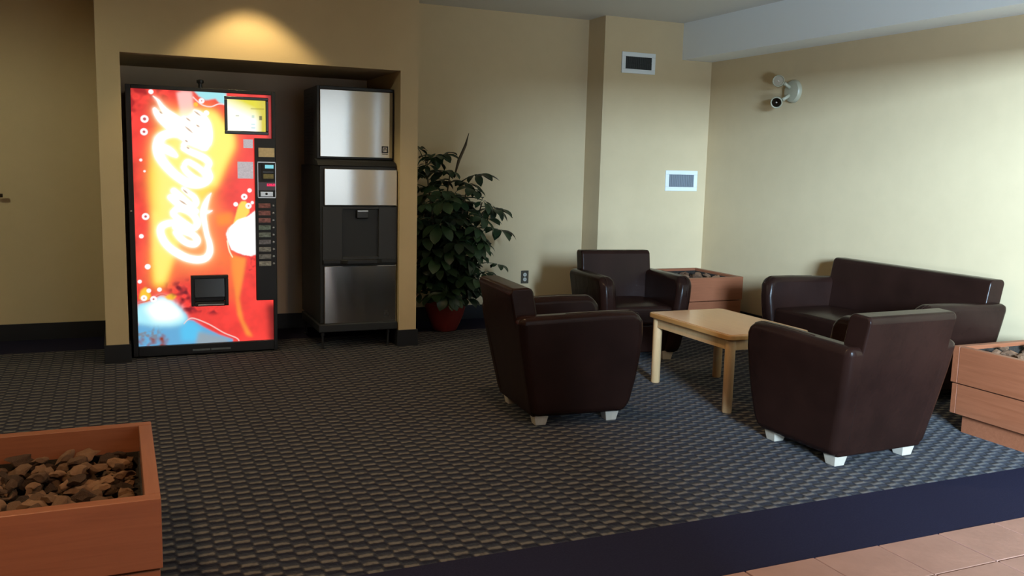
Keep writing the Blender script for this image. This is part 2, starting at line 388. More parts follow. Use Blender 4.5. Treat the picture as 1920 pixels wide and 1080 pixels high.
def stroke(pts, soft=0.6):
    """pts: (x, y, radius in art units) smoothed into a ribbon of changing width"""
    best = np.full(U.shape, 1e9); q = smooth_path(pts)
    for a, b in zip(q, q[1:]):
        dx, dy = b[0] - a[0], b[1] - a[1]; L = dx * dx + dy * dy + 1e-12
        t = np.clip(((U - a[0]) * dx + (V - a[1]) * dy) / L, 0, 1)
        r = (a[2] + (b[2] - a[2]) * t) * PXM
        best = np.minimum(best, np.hypot(U - a[0] - t * dx, V - a[1] - t * dy) - r)
    return np.clip(0.5 - best / (2 * soft * PXM), 0, 1)
def disc(c, r, soft=0.7): return np.clip(0.5 - (np.hypot(U - c[0], V - c[1]) - r * PXM) / (2 * soft * PXM), 0, 1)
def ring(c, r, w, soft=0.7): return np.clip(0.5 - (np.abs(np.hypot(U - c[0], V - c[1]) - r * PXM) - w * PXM) / (2 * soft * PXM), 0, 1)
def cloud(s, seed):
    a = np.random.RandomState(seed).rand(*U.shape) - .5; a = blur(a, s); return a / a.std()
ART = np.zeros(U.shape + (3,)); ART[:] = (0.93, 0.055, 0.045)
def lay(mask, col, k=1.0):
    m = np.clip(mask * k, 0, 1)[..., None]; ART[:] = ART * (1 - m) + np.array(col) * m
c1, c2, c3 = cloud(9, 1), cloud(3, 2), cloud(1.6, 5)
ART *= np.clip(1 + .06 * c1 + .03 * c2, .6, 1.2)[..., None]
lay(poly([(-0.0014, 1.6540), (0.2659, 1.6494), (0.1692, 1.5650), (0.0500, 1.5262), (0.0101, 1.4260), (-0.0084, 1.4253)], 9) * np.clip(.4 + .4 * c2, 0, 1), (0.42, 0.015, 0.02))
# warm glow and the bottle
lay(poly([(0.2251, 1.5346), (0.3121, 1.5855), (0.4736, 1.5803), (0.5712, 1.5172), (0.6592, 1.3839), (0.6371, 1.2624), (0.5880, 1.1400), (0.5051, 0.9930), (0.5431, 0.8783), (0.6100, 0.8432), (0.5876, 0.7199), (0.6056, 0.5777), (0.5364, 0.5079), (0.4677, 0.4385), (0.2364, 0.4449), (0.1953, 0.3587), (0.1048, 0.3513), (0.0429, 0.4157), (0.0425, 0.6220), (0.0969, 0.7581), (0.0997, 0.8602), (0.0542, 1.0287), (0.0590, 1.1961), (0.1007, 1.3470), (0.1666, 1.4656)], 10), (1.0, 0.22, 0.06), .75)
lay(poly([(0.2882, 1.5210), (0.4888, 1.5202), (0.6118, 1.3616), (0.6175, 1.2963), (0.5688, 1.1915), (0.5062, 1.0519), (0.4447, 0.9578), (0.3490, 0.7913), (0.2681, 0.6810), (0.2270, 0.5914), (0.1988, 0.4982), (0.1706, 0.4049), (0.1312, 0.3782), (0.1030, 0.4000), (0.0966, 0.5179), (0.1100, 0.6553), (0.1169, 0.7921), (0.1016, 0.9280), (0.0937, 1.0965), (0.1203, 1.2644), (0.1648, 1.3992)], 6), (1.0, 0.72, 0.06))
lay(poly([(0.4399, 1.5281), (0.5049, 1.5074), (0.6120, 1.3684), (0.6108, 1.2961), (0.5552, 1.1808), (0.4926, 1.0345), (0.4301, 1.0509), (0.4197, 1.3413)], 5), (1.0, 0.95, 0.20), .95)
lay(poly([(0.1351, 1.2314), (0.3079, 1.4047), (0.3494, 1.1010), (0.2449, 0.7916), (0.1478, 0.7578), (0.1206, 0.9281)], 9), (1.0, 0.95, 0.25), .9)
lay(poly([(0.1065, 0.8772), (0.2955, 0.8776), (0.2407, 0.6189), (0.1643, 0.4121), (0.1129, 0.4136), (0.0995, 0.6211)], 5), (1.0, 0.90, 0.20), .9)
lay(poly([(0.4891, 0.8537), (0.5968, 0.8678), (0.6023, 0.7904), (0.5010, 0.7767)], 4), (1.0, 0.30, 0.03), .8)
lay(poly([(0.5785, 0.5853), (0.6808, 0.5620), (0.6581, 0.4333), (0.6283, 0.2900), (0.6537, 0.1438), (0.7147, 0.0235), (0.6730, 0.0405), (0.6197, 0.1817), (0.6017, 0.3451), (0.5834, 0.4711)], 2.5), (1.0, 0.36, 0.05), .85)
lay(poly([(0.5047, 0.6149), (0.5920, 0.5779), (0.6020, 0.3630), (0.6203, 0.2180), (0.5666, 0.2923), (0.5216, 0.4371)], 7), (1.0, 0.22, 0.05), .6)
lay(poly([(0.2684, 1.6231), (0.3038, 1.6382), (0.3614, 1.6381), (0.3685, 1.5248), (0.3720, 1.3903), (0.2754, 1.3867), (0.2850, 1.5208)], 2), (1.0, 0.66, 0.62), .85)
lay(poly([(0.2814, 1.5040), (0.3651, 1.5145), (0.3749, 1.3735), (0.2782, 1.3700)], 5), (1.0, 0.97, 0.80))
lay(poly([(0.3648, 1.6483), (0.5700, 1.6393), (0.5686, 1.5579), (0.5292, 1.5729), (0.5034, 1.5986), (0.4443, 1.5855), (0.3994, 1.6100)], 1.2), (0.36, 0.86, 0.92), .95)
lay(stroke([(0.3670, 1.6017, 0.9), (0.4177, 1.5573, 1), (0.4729, 1.5465, 1), (0.5225, 1.5658, 1), (0.5687, 1.5647, 1)]), (1, .8, .8))
# the script lettering, reading upwards
LET = np.zeros(U.shape)
def pen(pts, soft=0.8):
    global LET
    LET = np.maximum(LET, stroke(pts, soft))
# first capital with its long tail
pen([(0.3155, 0.7568, 5), (0.2708, 0.7916, 5.5), (0.2129, 0.7986, 6), (0.1611, 0.7782, 6.5), (0.1504, 0.7372, 6.5), (0.1713, 0.6786, 6.8), (0.2087, 0.6333, 7), (0.2564, 0.5978, 7.2), (0.3112, 0.5690, 7), (0.3702, 0.5573, 7), (0.4201, 0.5669, 6.5), (0.4476, 0.6052, 6), (0.4487, 0.6614, 5), (0.4333, 0.7211, 4.4), (0.4214, 0.7910, 4.6), (0.4128, 0.8536, 5.6), (0.4239, 0.9092, 5.4), (0.4448, 0.9613, 3), (0.4652, 0.9926, 0.6)])
pen([(0.4296, 0.8676, 3.5), (0.4496, 0.8711, 2.2), (0.4696, 0.8781, 0.6)])
# o c a
pen([(0.2379, 0.7710, 5), (0.2763, 0.7501, 6), (0.3150, 0.7360, 6), (0.3539, 0.7148, 6.2), (0.3729, 0.6833, 6.2), (0.3526, 0.6591, 6), (0.3070, 0.6701, 6), (0.2686, 0.7017, 6), (0.2436, 0.7365, 5.5)])
pen([(0.2274, 0.8672, 5), (0.2537, 0.8878, 6), (0.2860, 0.8879, 6.2), (0.3311, 0.8674, 6.2), (0.3630, 0.8328, 6.3), (0.3753, 0.7912, 6.2), (0.3484, 0.7635, 5.8), (0.3033, 0.7914, 6), (0.2587, 0.8260, 6), (0.2303, 0.8535, 5.5)])
pen([(0.2170, 0.9628, 6), (0.2484, 0.9357, 7), (0.2865, 0.9085, 7), (0.3316, 0.8881, 6.5), (0.3705, 0.8744, 5)])
pen([(0.2956, 1.0182, 4), (0.3274, 0.9912, 5), (0.3594, 0.9640, 5.5), (0.3717, 0.9296, 5.5), (0.3516, 0.9088, 5), (0.3131, 0.9362, 5.5), (0.2751, 0.9701, 6), (0.2373, 1.0039, 6)])
# second capital
pen([(0.2845, 1.3635, 7), (0.2336, 1.3684, 7.5), (0.1760, 1.3463, 8), (0.1495, 1.2987, 8.5), (0.1511, 1.2386, 8.5), (0.1781, 1.1856, 8.5), (0.2213, 1.1326, 8.2), (0.2651, 1.0927, 8), (0.3160, 1.0595, 7.8), (0.3742, 1.0466, 7.4), (0.4270, 1.0611, 7), (0.4574, 1.0961, 6.2), (0.4517, 1.1441, 4)])
pen([(0.1616, 1.2790, 8), (0.1992, 1.2667, 8), (0.2305, 1.2475, 7), (0.2556, 1.2280, 4)])
# o l a over the swash
pen([(0.3057, 1.1751, 4.5), (0.3255, 1.1925, 5), (0.3575, 1.1762, 5.5), (0.3961, 1.1498, 5.5), (0.4281, 1.1162, 5.5), (0.4340, 1.0819, 5), (0.4010, 1.0745, 5), (0.3557, 1.0943, 5.5), (0.3175, 1.1277, 5.5), (0.2988, 1.1545, 5)])
pen([(0.3017, 1.2765, 5), (0.3399, 1.2573, 6), (0.3849, 1.2382, 6.4), (0.4302, 1.2155, 6.6), (0.4559, 1.1854, 6), (0.4420, 1.1508, 5)])
pen([(0.3021, 1.2968, 4.5), (0.3284, 1.3179, 5), (0.3799, 1.3060, 7), (0.4317, 1.2872, 7)])
pen([(0.3748, 1.5150, 3), (0.4035, 1.4961, 5.5), (0.4353, 1.4638, 6.5), (0.4541, 1.4239, 6.5), (0.4596, 1.3698, 6.5), (0.4519, 1.3151, 6.5), (0.4186, 1.2868, 6.5)])
pen([(0.3093, 1.4651, 5), (0.3440, 1.4397, 6.5), (0.3886, 1.4078, 6.5), (0.4268, 1.3686, 6.5)])
pen([(0.2856, 1.4105, 6), (0.3296, 1.3719, 7), (0.3741, 1.3397, 7), (0.4193, 1.3209, 7)])
# swash and its flick
pen([(0.1366, 1.5139, 3.5), (0.1484, 1.4913, 5.5), (0.1758, 1.4594, 8), (0.2222, 1.4214, 10), (0.2722, 1.3866, 11), (0.3227, 1.3514, 11), (0.3738, 1.3261, 10)])
pen([(0.1294, 1.5959, 0.6), (0.1569, 1.5709, 2.2), (0.1778, 1.5357, 4), (0.2053, 1.5005, 6), (0.2456, 1.4691, 7.5), (0.2926, 1.4376, 8)])
LET = np.maximum(LET, .93 * poly([(0.2869, 1.4642), (0.3321, 1.4795), (0.3780, 1.5151), (0.4228, 1.4902), (0.4606, 1.4242), (0.4615, 1.3018), (0.4183, 1.2732), (0.3408, 1.2980), (0.2841, 1.3501), (0.2468, 1.3890)], 2.2))  # soft white patch imitating overexposure over the small letters
LET = np.maximum(LET, .9 * poly([(0.1318, 1.3381), (0.1639, 1.3659), (0.1881, 1.3267), (0.1798, 1.2494), (0.2034, 1.1828), (0.1595, 1.1986), (0.1294, 1.2513)], 2.5))
lay(blur(LET, 9), (1.0, 0.90, 0.30), .85)  # bloom around the bright lettering, painted into the print colours
lay(np.clip(blur(LET, 2.6) * 1.15, 0, 1), (1.2, 1.15, .98), .92)  # tighter white bloom, painted likewise
lay(LET, (1.25, 1.2, 1.12))
for a, b in ([(0.3222, 1.4690), (0.3475, 1.4500)], [(0.3145, 1.4150), (0.3588, 1.3763)], [(0.3825, 1.4278), (0.4017, 1.4151)], [(0.3715, 1.5148), (0.4098, 1.4863)], [(0.3125, 1.3275), (0.3284, 1.3179)], [(0.2680, 0.9461), (0.3127, 0.9155)], [(0.2923, 1.0148), (0.3208, 0.9877)], [(0.1644, 1.5020), (0.1798, 1.4894)], [(0.3211, 1.2839), (0.3371, 1.2742)]):
    lay(stroke([(a[0], a[1], .5), ((a[0] + b[0]) / 2, (a[1] + b[1]) / 2, 1.5), (b[0], b[1], .5)], .8), (0.52, 0.33, 0.20), .9)
# ice at right
lay(poly([(0.5952, 0.7728), (0.6349, 0.9137), (0.6523, 0.9384), (0.6796, 0.9421), (0.6997, 0.9175), (0.7059, 0.8680), (0.6605, 0.8079)], 1), (1.0, 0.70, 0.10))
lay(poly([(0.7474, 0.8823), (0.6918, 0.8397), (0.6300, 0.8186), (0.5989, 0.7904), (0.5680, 0.7624), (0.5539, 0.7272), (0.5631, 0.6777), (0.5859, 0.6207), (0.6264, 0.5987), (0.6673, 0.5838), (0.7155, 0.5757), (0.7504, 0.5895)], .9), (1.2, 1.2, 1.18))
lay(stroke([(0.5598, 0.6777, 1), (0.5722, 0.6138, 1.2), (0.5919, 0.5708, 1)]), (1.0, .9, .6))
lay(stroke([(0.6059, 0.8010, 0.5), (0.5714, 0.7623, 0.8), (0.5673, 0.7200, 0.5)]), (.8, .45, .15), .6)
# ice at lower left
lay(poly([(0.0070, 0.2715), (0.0871, 0.2892), (0.1362, 0.3223), (0.1938, 0.2991), (0.2578, 0.2473), (0.2961, 0.1961), (0.3052, 0.1601), (0.3349, 0.1552), (0.3940, 0.1129), (0.5009, 0.0497), (0.5860, 0.0160), (0.5822, -0.0057), (0.1729, -0.0107), (-0.0075, -0.0071)], 1.2), (0.14, 0.42, 0.70))
lay(poly([(0.0009, 0.2787), (0.0871, 0.2892), (0.1491, 0.3218), (0.2002, 0.2954), (0.2642, 0.2400), (0.3020, 0.1674), (0.2781, 0.1330), (0.1958, 0.1228), (0.0987, 0.1277), (-0.0028, 0.1537)], 4), (0.45, 0.90, 1.0))
lay(poly([(0.0445, 0.2491), (0.1360, 0.3153), (0.2000, 0.2884), (0.2573, 0.2261), (0.2694, 0.1831), (0.1967, 0.1582), (0.0997, 0.1628)], 6), (1.2, 1.2, 1.2))
lay(poly([(0.2951, 0.1535), (0.3348, 0.1516), (0.3870, 0.0989), (0.3651, 0.0139), (0.2589, 0.0199), (0.2544, 0.1057)], 4), (0.10, 0.60, 0.95), .8)
lay(poly([(0.3665, 0.0785), (0.4940, 0.0428), (0.5756, 0.0129), (0.5271, -0.0099), (0.3445, -0.0137)], 3), (0.32, 0.38, 0.42), .9)
lay(poly([(0.0007, 0.0556), (0.0808, 0.0582), (0.1426, 0.0761), (0.1808, 0.0457), (0.1664, -0.0103), (-0.0077, -0.0141)], 2) * np.clip(.65 + .4 * c2, 0, 1), (0.28, 0.045, 0.02))
lay(poly([(-0.0042, 0.1049), (0.1306, 0.1120), (0.1287, 0.0415), (-0.0063, 0.0350)], 5) * np.clip(.3 + .5 * c3, 0, 1), (0.22, 0.25, 0.30))
lay(stroke([(0.2782, 0.1365, 0.6), (0.3052, 0.1637, 1), (0.3418, 0.1691, 1), (0.4346, 0.1253, 1), (0.5284, 0.0628, 1), (0.6102, 0.0219, 1), (0.6271, -0.0083, 0.8)]), (1, .62, .58))
lay(poly([(0.0114, 0.3129), (0.0224, 0.3645), (0.0516, 0.3877), (0.0731, 0.3593), (0.0817, 0.3243), (0.0584, 0.2903)], 1.5), (1.0, 0.58, 0.04))
lay(poly([(0.1620, 0.3213), (0.2078, 0.3407), (0.2367, 0.3222), (0.2132, 0.2949), (0.1808, 0.2996)], 1.5), (1.0, 0.55, 0.04))
lay(stroke([(0.0042, 0.2820, 0.8), (0.0715, 0.3003, 0.9), (0.1365, 0.3327, 0.9), (0.1751, 0.3279, 0.6)]), (.75, .10, .06))
# dark fracture around the delivery opening
lay(poly([(0.1573, 0.3914), (0.2520, 0.4164), (0.3343, 0.4281), (0.3303, 0.2479), (0.4299, 0.2260), (0.5318, 0.2505), (0.4797, 0.1879), (0.3694, 0.2142), (0.3027, 0.1958), (0.2516, 0.2617), (0.2141, 0.3335)], 4) * np.clip(.35 + .55 * c2, 0, 1), (0.20, 0.008, 0.02))
lay(poly([(0.6948, 0.5761), (0.7363, 0.5754), (0.7343, 0.4312), (0.6935, 0.4864)], 4) * np.clip(.2 + .5 * c3, 0, 1), (0.35, 0.01, 0.02))
lay(poly([(0.8091, 0.2467), (0.8800, 0.2439), (0.8769, -0.0524), (0.8269, -0.0495)], 5), (0.13, 0.008, 0.01), .9)
lay(poly([(0.8266, 1.7013), (0.8953, 1.7052), (0.8916, 1.3503), (0.8327, 1.3484)], 3), (0.22, 0.015, 0.02), .8)
WHT = (1.1, 1.05, 1.05)
for c, r in zip([(0.1177, 1.6215), (0.0466, 1.1958), (0.0664, 1.1261), (0.0357, 0.7142), (0.0680, 0.5185), (0.0178, 0.4233), (0.4459, 1.5048), (0.6180, 0.9206), (0.7080, 1.0127), (0.0700, 0.3629), (0.1342, 0.3677), (0.7240, 0.9318)], (4.2, 2.6, 2, 4, 5, 3.5, 5, 4.2, 4, 4, 4, 3)): lay(disc(c, r), WHT)
for c, r in zip([(0.0757, 1.4518), (0.0703, 1.3724), (0.0645, 0.8398), (0.4182, 1.5809), (0.6732, 0.9701), (0.6996, 0.9104), (0.0400, 0.3154), (0.0972, 0.3063)], (4.8, 4.4, 4.3, 3, 3.8, 3.6, 3.4, 3.8)):
    lay(ring(c, r, 2.0), WHT); lay(disc(c, max(r - 2.4, 1)), (.55, .10, .12))
lay(disc((0.3821, 1.5556), 4), (1.0, .55, .05))

def print_sheet(name, x0, z0, w, h, nu, nv, art, strength, parent, y):
    v = np.zeros((nu * nv, 3)); uu, vv = np.meshgrid(np.linspace(0, w, nu), np.linspace(0, h, nv))
    v[:, 0] = (x0 + uu).ravel(); v[:, 1] = y; v[:, 2] = (z0 + vv).ravel()
    i = np.arange(nu * nv).reshape(nv, nu)
    q = np.stack([i[:-1, :-1], i[:-1, 1:], i[1:, 1:], i[1:, :-1]], -1).reshape(-1, 4)
    me = bpy.data.meshes.new(name); me.vertices.add(len(v)); me.vertices.foreach_set('co', v.ravel())
    me.loops.add(q.size); me.loops.foreach_set('vertex_index', q.ravel().astype(np.int32))
    me.polygons.add(len(q)); me.polygons.foreach_set('loop_start', np.arange(0, q.size, 4, dtype=np.int32))
    me.update(calc_edges=True)
    ca = me.attributes.new('print', 'FLOAT_COLOR', 'POINT')
    rgba = np.ones((nu * nv, 4), np.float32); rgba[:, :3] = art.reshape(-1, 3); ca.data.foreach_set('color', rgba.ravel())
    m, nt, p = new_mat(name + '_print')
    p.inputs['Base Color'].default_value = (.02, .02, .02, 1); p.inputs['Roughness'].default_value = .25
    a = node(nt, 'ShaderNodeAttribute', attribute_name='print'); lk(nt, a.outputs['Color'], p.inputs['Emission Color']); p.inputs['Emission Strength'].default_value = strength
    me.materials.append(m)
    return obj(name, None, None, None, parent, mesh=me)
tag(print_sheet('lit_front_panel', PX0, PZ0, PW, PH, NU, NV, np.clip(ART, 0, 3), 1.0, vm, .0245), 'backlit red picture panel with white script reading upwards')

# screen window at the upper right of the door
sx0, sx1, sz0, sz1 = (0.5884, 1.4507)[0], (0.8656, 1.7068)[0], (0.5884, 1.4507)[1], (0.5927, 1.6925)[1]
boxes('screen_bezel', [(sx0, sx1, -.004, .024, sz0, sz0 + .022), (sx0, sx1, -.004, .024, sz1 - .020, sz1), (sx0, sx0 + .018, -.004, .024, sz0 + .022, sz1 - .020), (sx1 - .018, sx1, -.004, .024, sz0 + .022, sz1 - .020)], BLKG, vm, bevel=.004)
sw, sh = sx1 - sx0 - .036, sz1 - sz0 - .042
su, sv = np.meshgrid(np.linspace(0, 1, 96), np.linspace(0, 1, 84))
S = np.zeros(su.shape + (3,)); yl = np.clip((sv - .45) * 2.2 + (su - .55) * 1.2, 0, 1)[..., None]; rt = np.clip((su - .72) * 5, 0, 1)[..., None]
S[:] = (1.15, 1.15, 1.0); S = S * (1 - yl) + np.array((.80, .72, .04)) * yl; S = S * (1 - rt) + np.array((.70, .60, .06)) * rt
def mark(a, b, c, d, col, k):
    global S
    m = (np.clip((su - a) * 40, 0, 1) * np.clip((b - su) * 40, 0, 1) * np.clip((sv - c) * 40, 0, 1) * np.clip((d - sv) * 40, 0, 1))[..., None] * k; S = S * (1 - m) + np.array(col) * m
mark(.60, .98, .70, .77, (.25, .20, .02), .45); mark(.20, .32, .45, .52, (.25, .25, .2), .6); mark(.82, .92, .36, .52, (.05, .05, .03), .8); mark(.62, .72, .42, .54, (.3, .55, .5), .6)
mark(.60, .74, .20, .26, (.3, .6, .75), .7); mark(.60, .74, .08, .15, (.3, .6, .75), .7)
print_sheet('lit_screen', sx0 + .018, sz0 + .022, sw, sh, 96, 84, S, 1.0, vm, .012)

# control column
kx0, kx1, kz0, kz1 = (0.7731, 1.4262)[0], VW - .004, (0.7722, 0.3526)[1], (0.7731, 1.4297)[1]
cp = box('control_column', kx0, kx1, -.010, .024, kz0, kz1, BLK, vm, bevel=.003)
def plate(name, a, b, mat, y=-.013, parent=cp, bevel=.001, depth=.006):
    (xa, za), (xb, zb) = a, b
    return box(name, min(xa, xb), max(xa, xb), y, y + depth, min(za, zb), max(za, zb), mat, parent, bevel=bevel)
plate('brass_notice', (0.7962, 1.3678), (0.8990, 1.3077), GOLD)
pl = (0.7881, 1.2769); pq = (0.9065, 1.0387)
boxes('payment_surround', [(pl[0], pq[0], -.014, -.008, pl[1] - .006, pl[1]), (pl[0], pq[0], -.014, -.008, pq[1], pq[1] + .006), (pl[0], pl[0] + .004, -.014, -.008, pq[1], pl[1]), (pq[0] - .004, pq[0], -.014, -.008, pq[1], pl[1])], SILVER, cp)
plate('bill_acceptor', (0.8155, 1.2670), (0.8974, 1.1594), DGREY, -.016, depth=.008)
plate('cyan_display', (0.8360, 1.2570), (0.8912, 1.2335), plain('cyan_lcd', (.02, .05, .06), emit=(.25, .75, .85), estr=.9), -.018, depth=.003)
plate('bill_slot', (0.8217, 1.2145), (0.8909, 1.2053), BLKG, -.018, depth=.003)
plate('bill_guide', (0.8249, 1.1970), (0.8905, 1.1664), plain('olive_sticker', (.25, .22, .10), .5, var=.3, vscale=80), -.018, depth=.003)
plate('price_window', (0.7898, 1.1436), (0.9036, 1.0885), plain('dark_red_window', (.05, .008, .014), rough=.2), -.013)
LED = plain('red_led', (.1, 0, .02), emit=(1.0, .02, .12), estr=1.6)
for k in range(4):
    a = (0.8484, 1.1339); w = .0105; x = a[0] + k * .0135
    z0 = a[1] - .0005
    boxes('led_digit', [(x, x + .0105, -.0145, -.0125, z0 - .003, z0), (x, x + .003, -.0145, -.0125, z0 - .017, z0 - .003), (x + (.0075 if k % 2 else .003), x + .0105, -.0145, -.0125, z0 - .011, z0 - .008), (x + .0075, x + .0105, -.0145, -.0125, z0 - .017, z0 - .008 + (.005 if k % 2 else 0))], LED, cp)
cs = plate('coin_plate', (0.8062, 1.0804), (0.8857, 1.0492), SILVER, -.016, depth=.008)
lathe('coin_return', [(.008, 0), (.008, -.004), (.004, -.006)], DGREY, cs, 12, 'y', (((0.8441, 1.0666)[0]), -.016, (0.8441, 1.0666)[1]))
LABC = [(.30, .10, .09), (.28, .10, .10), (.30, .12, .12), (.16, .22, .20), (.20, .24, .23), (.20, .19, .23), (.28, .28, .28), (.24, .24, .25), (.34, .33, .31)]
for k in range(9):
    z = (0.8327, 0.9884)[1] + ((0.8349, 0.6012)[1] - (0.8327, 0.9884)[1]) * k / 8
    x = (0.7877, 0.9882)[0] + .004
    box('flavour_label', x, x + .078, -.013, -.009, z - .016, z + .014, plain('flavour_label_print', LABC[k], .4, var=.75, vscale=45, stretch=(1, 1, 2.2)), cp, bevel=.001)
    lathe('select_button', [(.0085, 0), (.0085, -.004), (.006, -.008), (.002, -.009)], SILVER, cp, 14, 'y', (x + .0945, -.010, z - .001))
# paper notices stuck on the front, emission imitating backlight through the paper
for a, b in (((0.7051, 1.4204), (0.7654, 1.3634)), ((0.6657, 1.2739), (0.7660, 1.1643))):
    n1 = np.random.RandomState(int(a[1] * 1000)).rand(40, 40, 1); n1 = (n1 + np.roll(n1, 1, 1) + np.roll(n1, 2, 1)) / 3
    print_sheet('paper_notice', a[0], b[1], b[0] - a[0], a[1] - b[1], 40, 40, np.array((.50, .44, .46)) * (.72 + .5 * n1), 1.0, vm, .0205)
# delivery opening
da, db = (0.3581, 0.5305), (0.5921, 0.3270)
dv = boxes('delivery_hood', [(da[0], db[0], -.012, .024, da[1] - .022, da[1]), (da[0], da[0] + .022, -.012, .024, db[1], da[1] - .022), (db[0] - .022, db[0], -.012, .024, db[1], da[1] - .022), (da[0] + .022, db[0] - .022, -.02, .024, db[1], db[1] + .028), (da[0] + .022, db[0] - .022, .016, .024, db[1] + .028, da[1] - .022)], BLK, vm, bevel=.004)
prism('delivery_flap', [(-.008, db[1] + .060), (.010, da[1] - .022), (.016, da[1] - .022), (.004, db[1] + .056)], 'x', da[0] + .024, db[0] - .024, BLKG, dv)
box('flap_lip', da[0] + .04, db[0] - .03, -.024, -.018, db[1] + .006, db[1] + .014, SILVER, dv, bevel=.002)
for a, b in ((.36, .47), (.475, .60)):
    box('maker_plate', a, b, -.002, .0, .030, .042, plain('grey_maker_plate', (.16, .18, .19), .35, metal=.4, var=.3, vscale=60), vm)

# ------------------------------------------------------------------ ice dispenser and the ice maker standing on it
DX0, DX1, DY = 1.245, 1.797, 6.10
idp = root('ice_dispenser', (DX0, DY, 0), 'stainless and charcoal ice dispenser cabinet on thin legs in the alcove', 'ice dispenser')
DW = DX1 - DX0
box('cabinet', .014, DW - .004, .02, .68, .175, 1.262, DGREY, idp, bevel=.006)
box('upper_steel_panel', .040, DW - .001, -.003, .022, .992, 1.243, STEEL, idp, bevel=.005)
box('lower_steel_panel', .038, DW - .002, -.003, .022, .176, .578, STEEL, idp, bevel=.005)
# dispensing bay
bx0, bx1, bz0, bz1 = .165, .420, .640, .968
BAYM = plain('grey_bay_plastic', (0.027, 0.028, 0.033), rough=0.5, spec=0.4)
bay = boxes('dispensing_bay', [(.030, bx0, .0, .03, .585, .985), (bx1, DW, .0, .03, .585, .985), (bx0, bx1, .0, .03, bz1, .985), (bx0, bx1, .0, .03, .585, bz0)], BAYM, idp, bevel=.004)
boxes('bay_recess', [(bx0, bx1, .022, .026, bz0, bz1)], BLK, bay)
boxes('ice_chute', [(.262, .345, -.012, .022, .905, .962)], BLKG, bay, bevel=.006)
box('dispense_lever', .266, .341, -.018, -.012, .952, .962, SILVER, bay, bevel=.002)
prism('drip_tray', [(.03, -.012), (.15, -.012), (.19, -.045), (.40, -.045), (.44, -.012), (.545, -.012), (.545, .02), (.03, .02)], 'z', .592, .622, BLK, idp, bevel=.006)
prism('base_skirt', [(-.004, -.03), (DW, -.03), (DW, .02), (DW, .6), (-.004, .6)], 'z', .122, .176, DGREY, idp, bevel=.006)
for x, y in ((.028, .008), (.492, .008), (.028, .60), (.492, .60)):
    lathe('leg', [(.016, 0), (.016, .006), (.008, .012), (.008, .09), (.013, .095), (.013, .124)], DGREY, idp, 14, 'z', (x, y, 0))
for o_ in bpy.data.objects:
    if o_.name.startswith(('upper_steel', 'lower_steel')): o_.data.polygons.foreach_set('use_smooth', [False] * len(o_.data.polygons)); o_.modifiers['bevel'].harden_normals = False
EMB = plain('dark_emblem', (.035, .033, .032), .5)
def emblem(x, y, z, s, par):
    boxes('emblem', [(x, x + s, y - .0015, y, z + s * .82, z + s), (x, x + s, y - .0015, y, z, z + s * .18), (x, x + s * .18, y - .0015, y, z, z + s), (x + s * .82, x + s, y - .0015, y, z, z + s), (x + s * .3, x + s * .42, y - .0015, y, z + s * .3, z + s * .7), (x + s * .42, x + s * .7, y - .0015, y, z + s * .6, z + s * .7), (x + s * .62, x + s * .72, y - .0015, y, z + s * .34, z + s * .66), (x + s * .05, x + s * .95, y - .0015, y, z - s * .22, z - s * .12)], EMB, par)
emblem(.455, -.004, .215, .042, idp)
IX0, IX1, IY, IZ = 1.258, 1.797, 6.20, 1.2625
ice = root('ice_maker', (IX0, IY, IZ), 'boxy ice maker with a brushed steel front on top of the dispenser', 'ice maker')
IW = IX1 - IX0
box('housing', 0, IW, .03, .46, .0, .535, BLK, ice, bevel=.008)
prism('sloped_apron', [(-.085, .0), (-.060, .030), (.02, .046), (.04, .046), (.04, .0)], 'x', -.012, IW - .002, DGREY, ice, bevel=.005)
boxes('front_frame', [(0, .020, 0, .04, .046, .535), (IW - .008, IW, 0, .04, .046, .535), (.020, IW - .008, 0, .04, .513, .535), (.020, IW - .008, .012, .04, .046, .513)], BLK, ice, bevel=.004)
sf = box('steel_front', .020, IW - .009, -.004, .011, .058, .513, STEEL, ice, bevel=.004); sf.data.polygons.foreach_set('use_smooth', [False] * len(sf.data.polygons)); sf.modifiers['bevel'].harden_normals = False
emblem(.452, -.0045, .095, .046, ice)
lv = [(-.003, .0, .12 + .0, .40, .07 + k * .022, .076 + k * .022) for k in range(20)]
lo = boxes('side_louvres', lv, DGREY, ice); lo['kind'] = 'stuff'

# ------------------------------------------------------------------ potted umbrella plant
def leaf_mat():
    m, nt, p = new_mat('umbrella_leaf')
    n = node(nt, 'ShaderNodeTexNoise', inp={'Scale': 14.0, 'Detail': 3.0}); lk(nt, coords(nt), n.inputs['Vector'])
    oi = node(nt, 'ShaderNodeObjectInfo')
    ad = node(nt, 'ShaderNodeMath', operation='MULTIPLY_ADD', inp={1: 0.45}); lk(nt, n.outputs[0], ad.inputs[0])
    sc = node(nt, 'ShaderNodeMath', operation='MULTIPLY', inp={1: 0.6}); lk(nt, oi.outputs['Random'], sc.inputs[0]); lk(nt, sc.outputs[0], ad.inputs[2])
    r = node(nt, 'ShaderNodeValToRGB'); e = r.color_ramp.elements
    e[0].position = .15; e[0].color = (.006, .011, .007, 1); e[1].position = .95; e[1].color = (.032, .066, .028, 1)
    lk(nt, ad.outputs[0], r.inputs[0]); lk(nt, r.outputs[0], p.inputs['Base Color'])
    p.inputs['Roughness'].default_value = .42; p.inputs['Specular IOR Level'].default_value = .35
    return m
LEAF = leaf_mat()
PXc, PYc = 2.33, 6.57
plant = root('potted_umbrella_plant', (PXc, PYc, 0), 'tall bushy dark green umbrella plant in a red pot beside the alcove wall', 'potted plant')
pot = lathe('pot', [(.085, 0), (.095, .01), (.118, .06), (.142, .12), (.158, .18), (.166, .215), (.172, .218), (.174, .245), (.160, .248), (.150, .225), (.02, .22)], REDPOT, plant, 36)
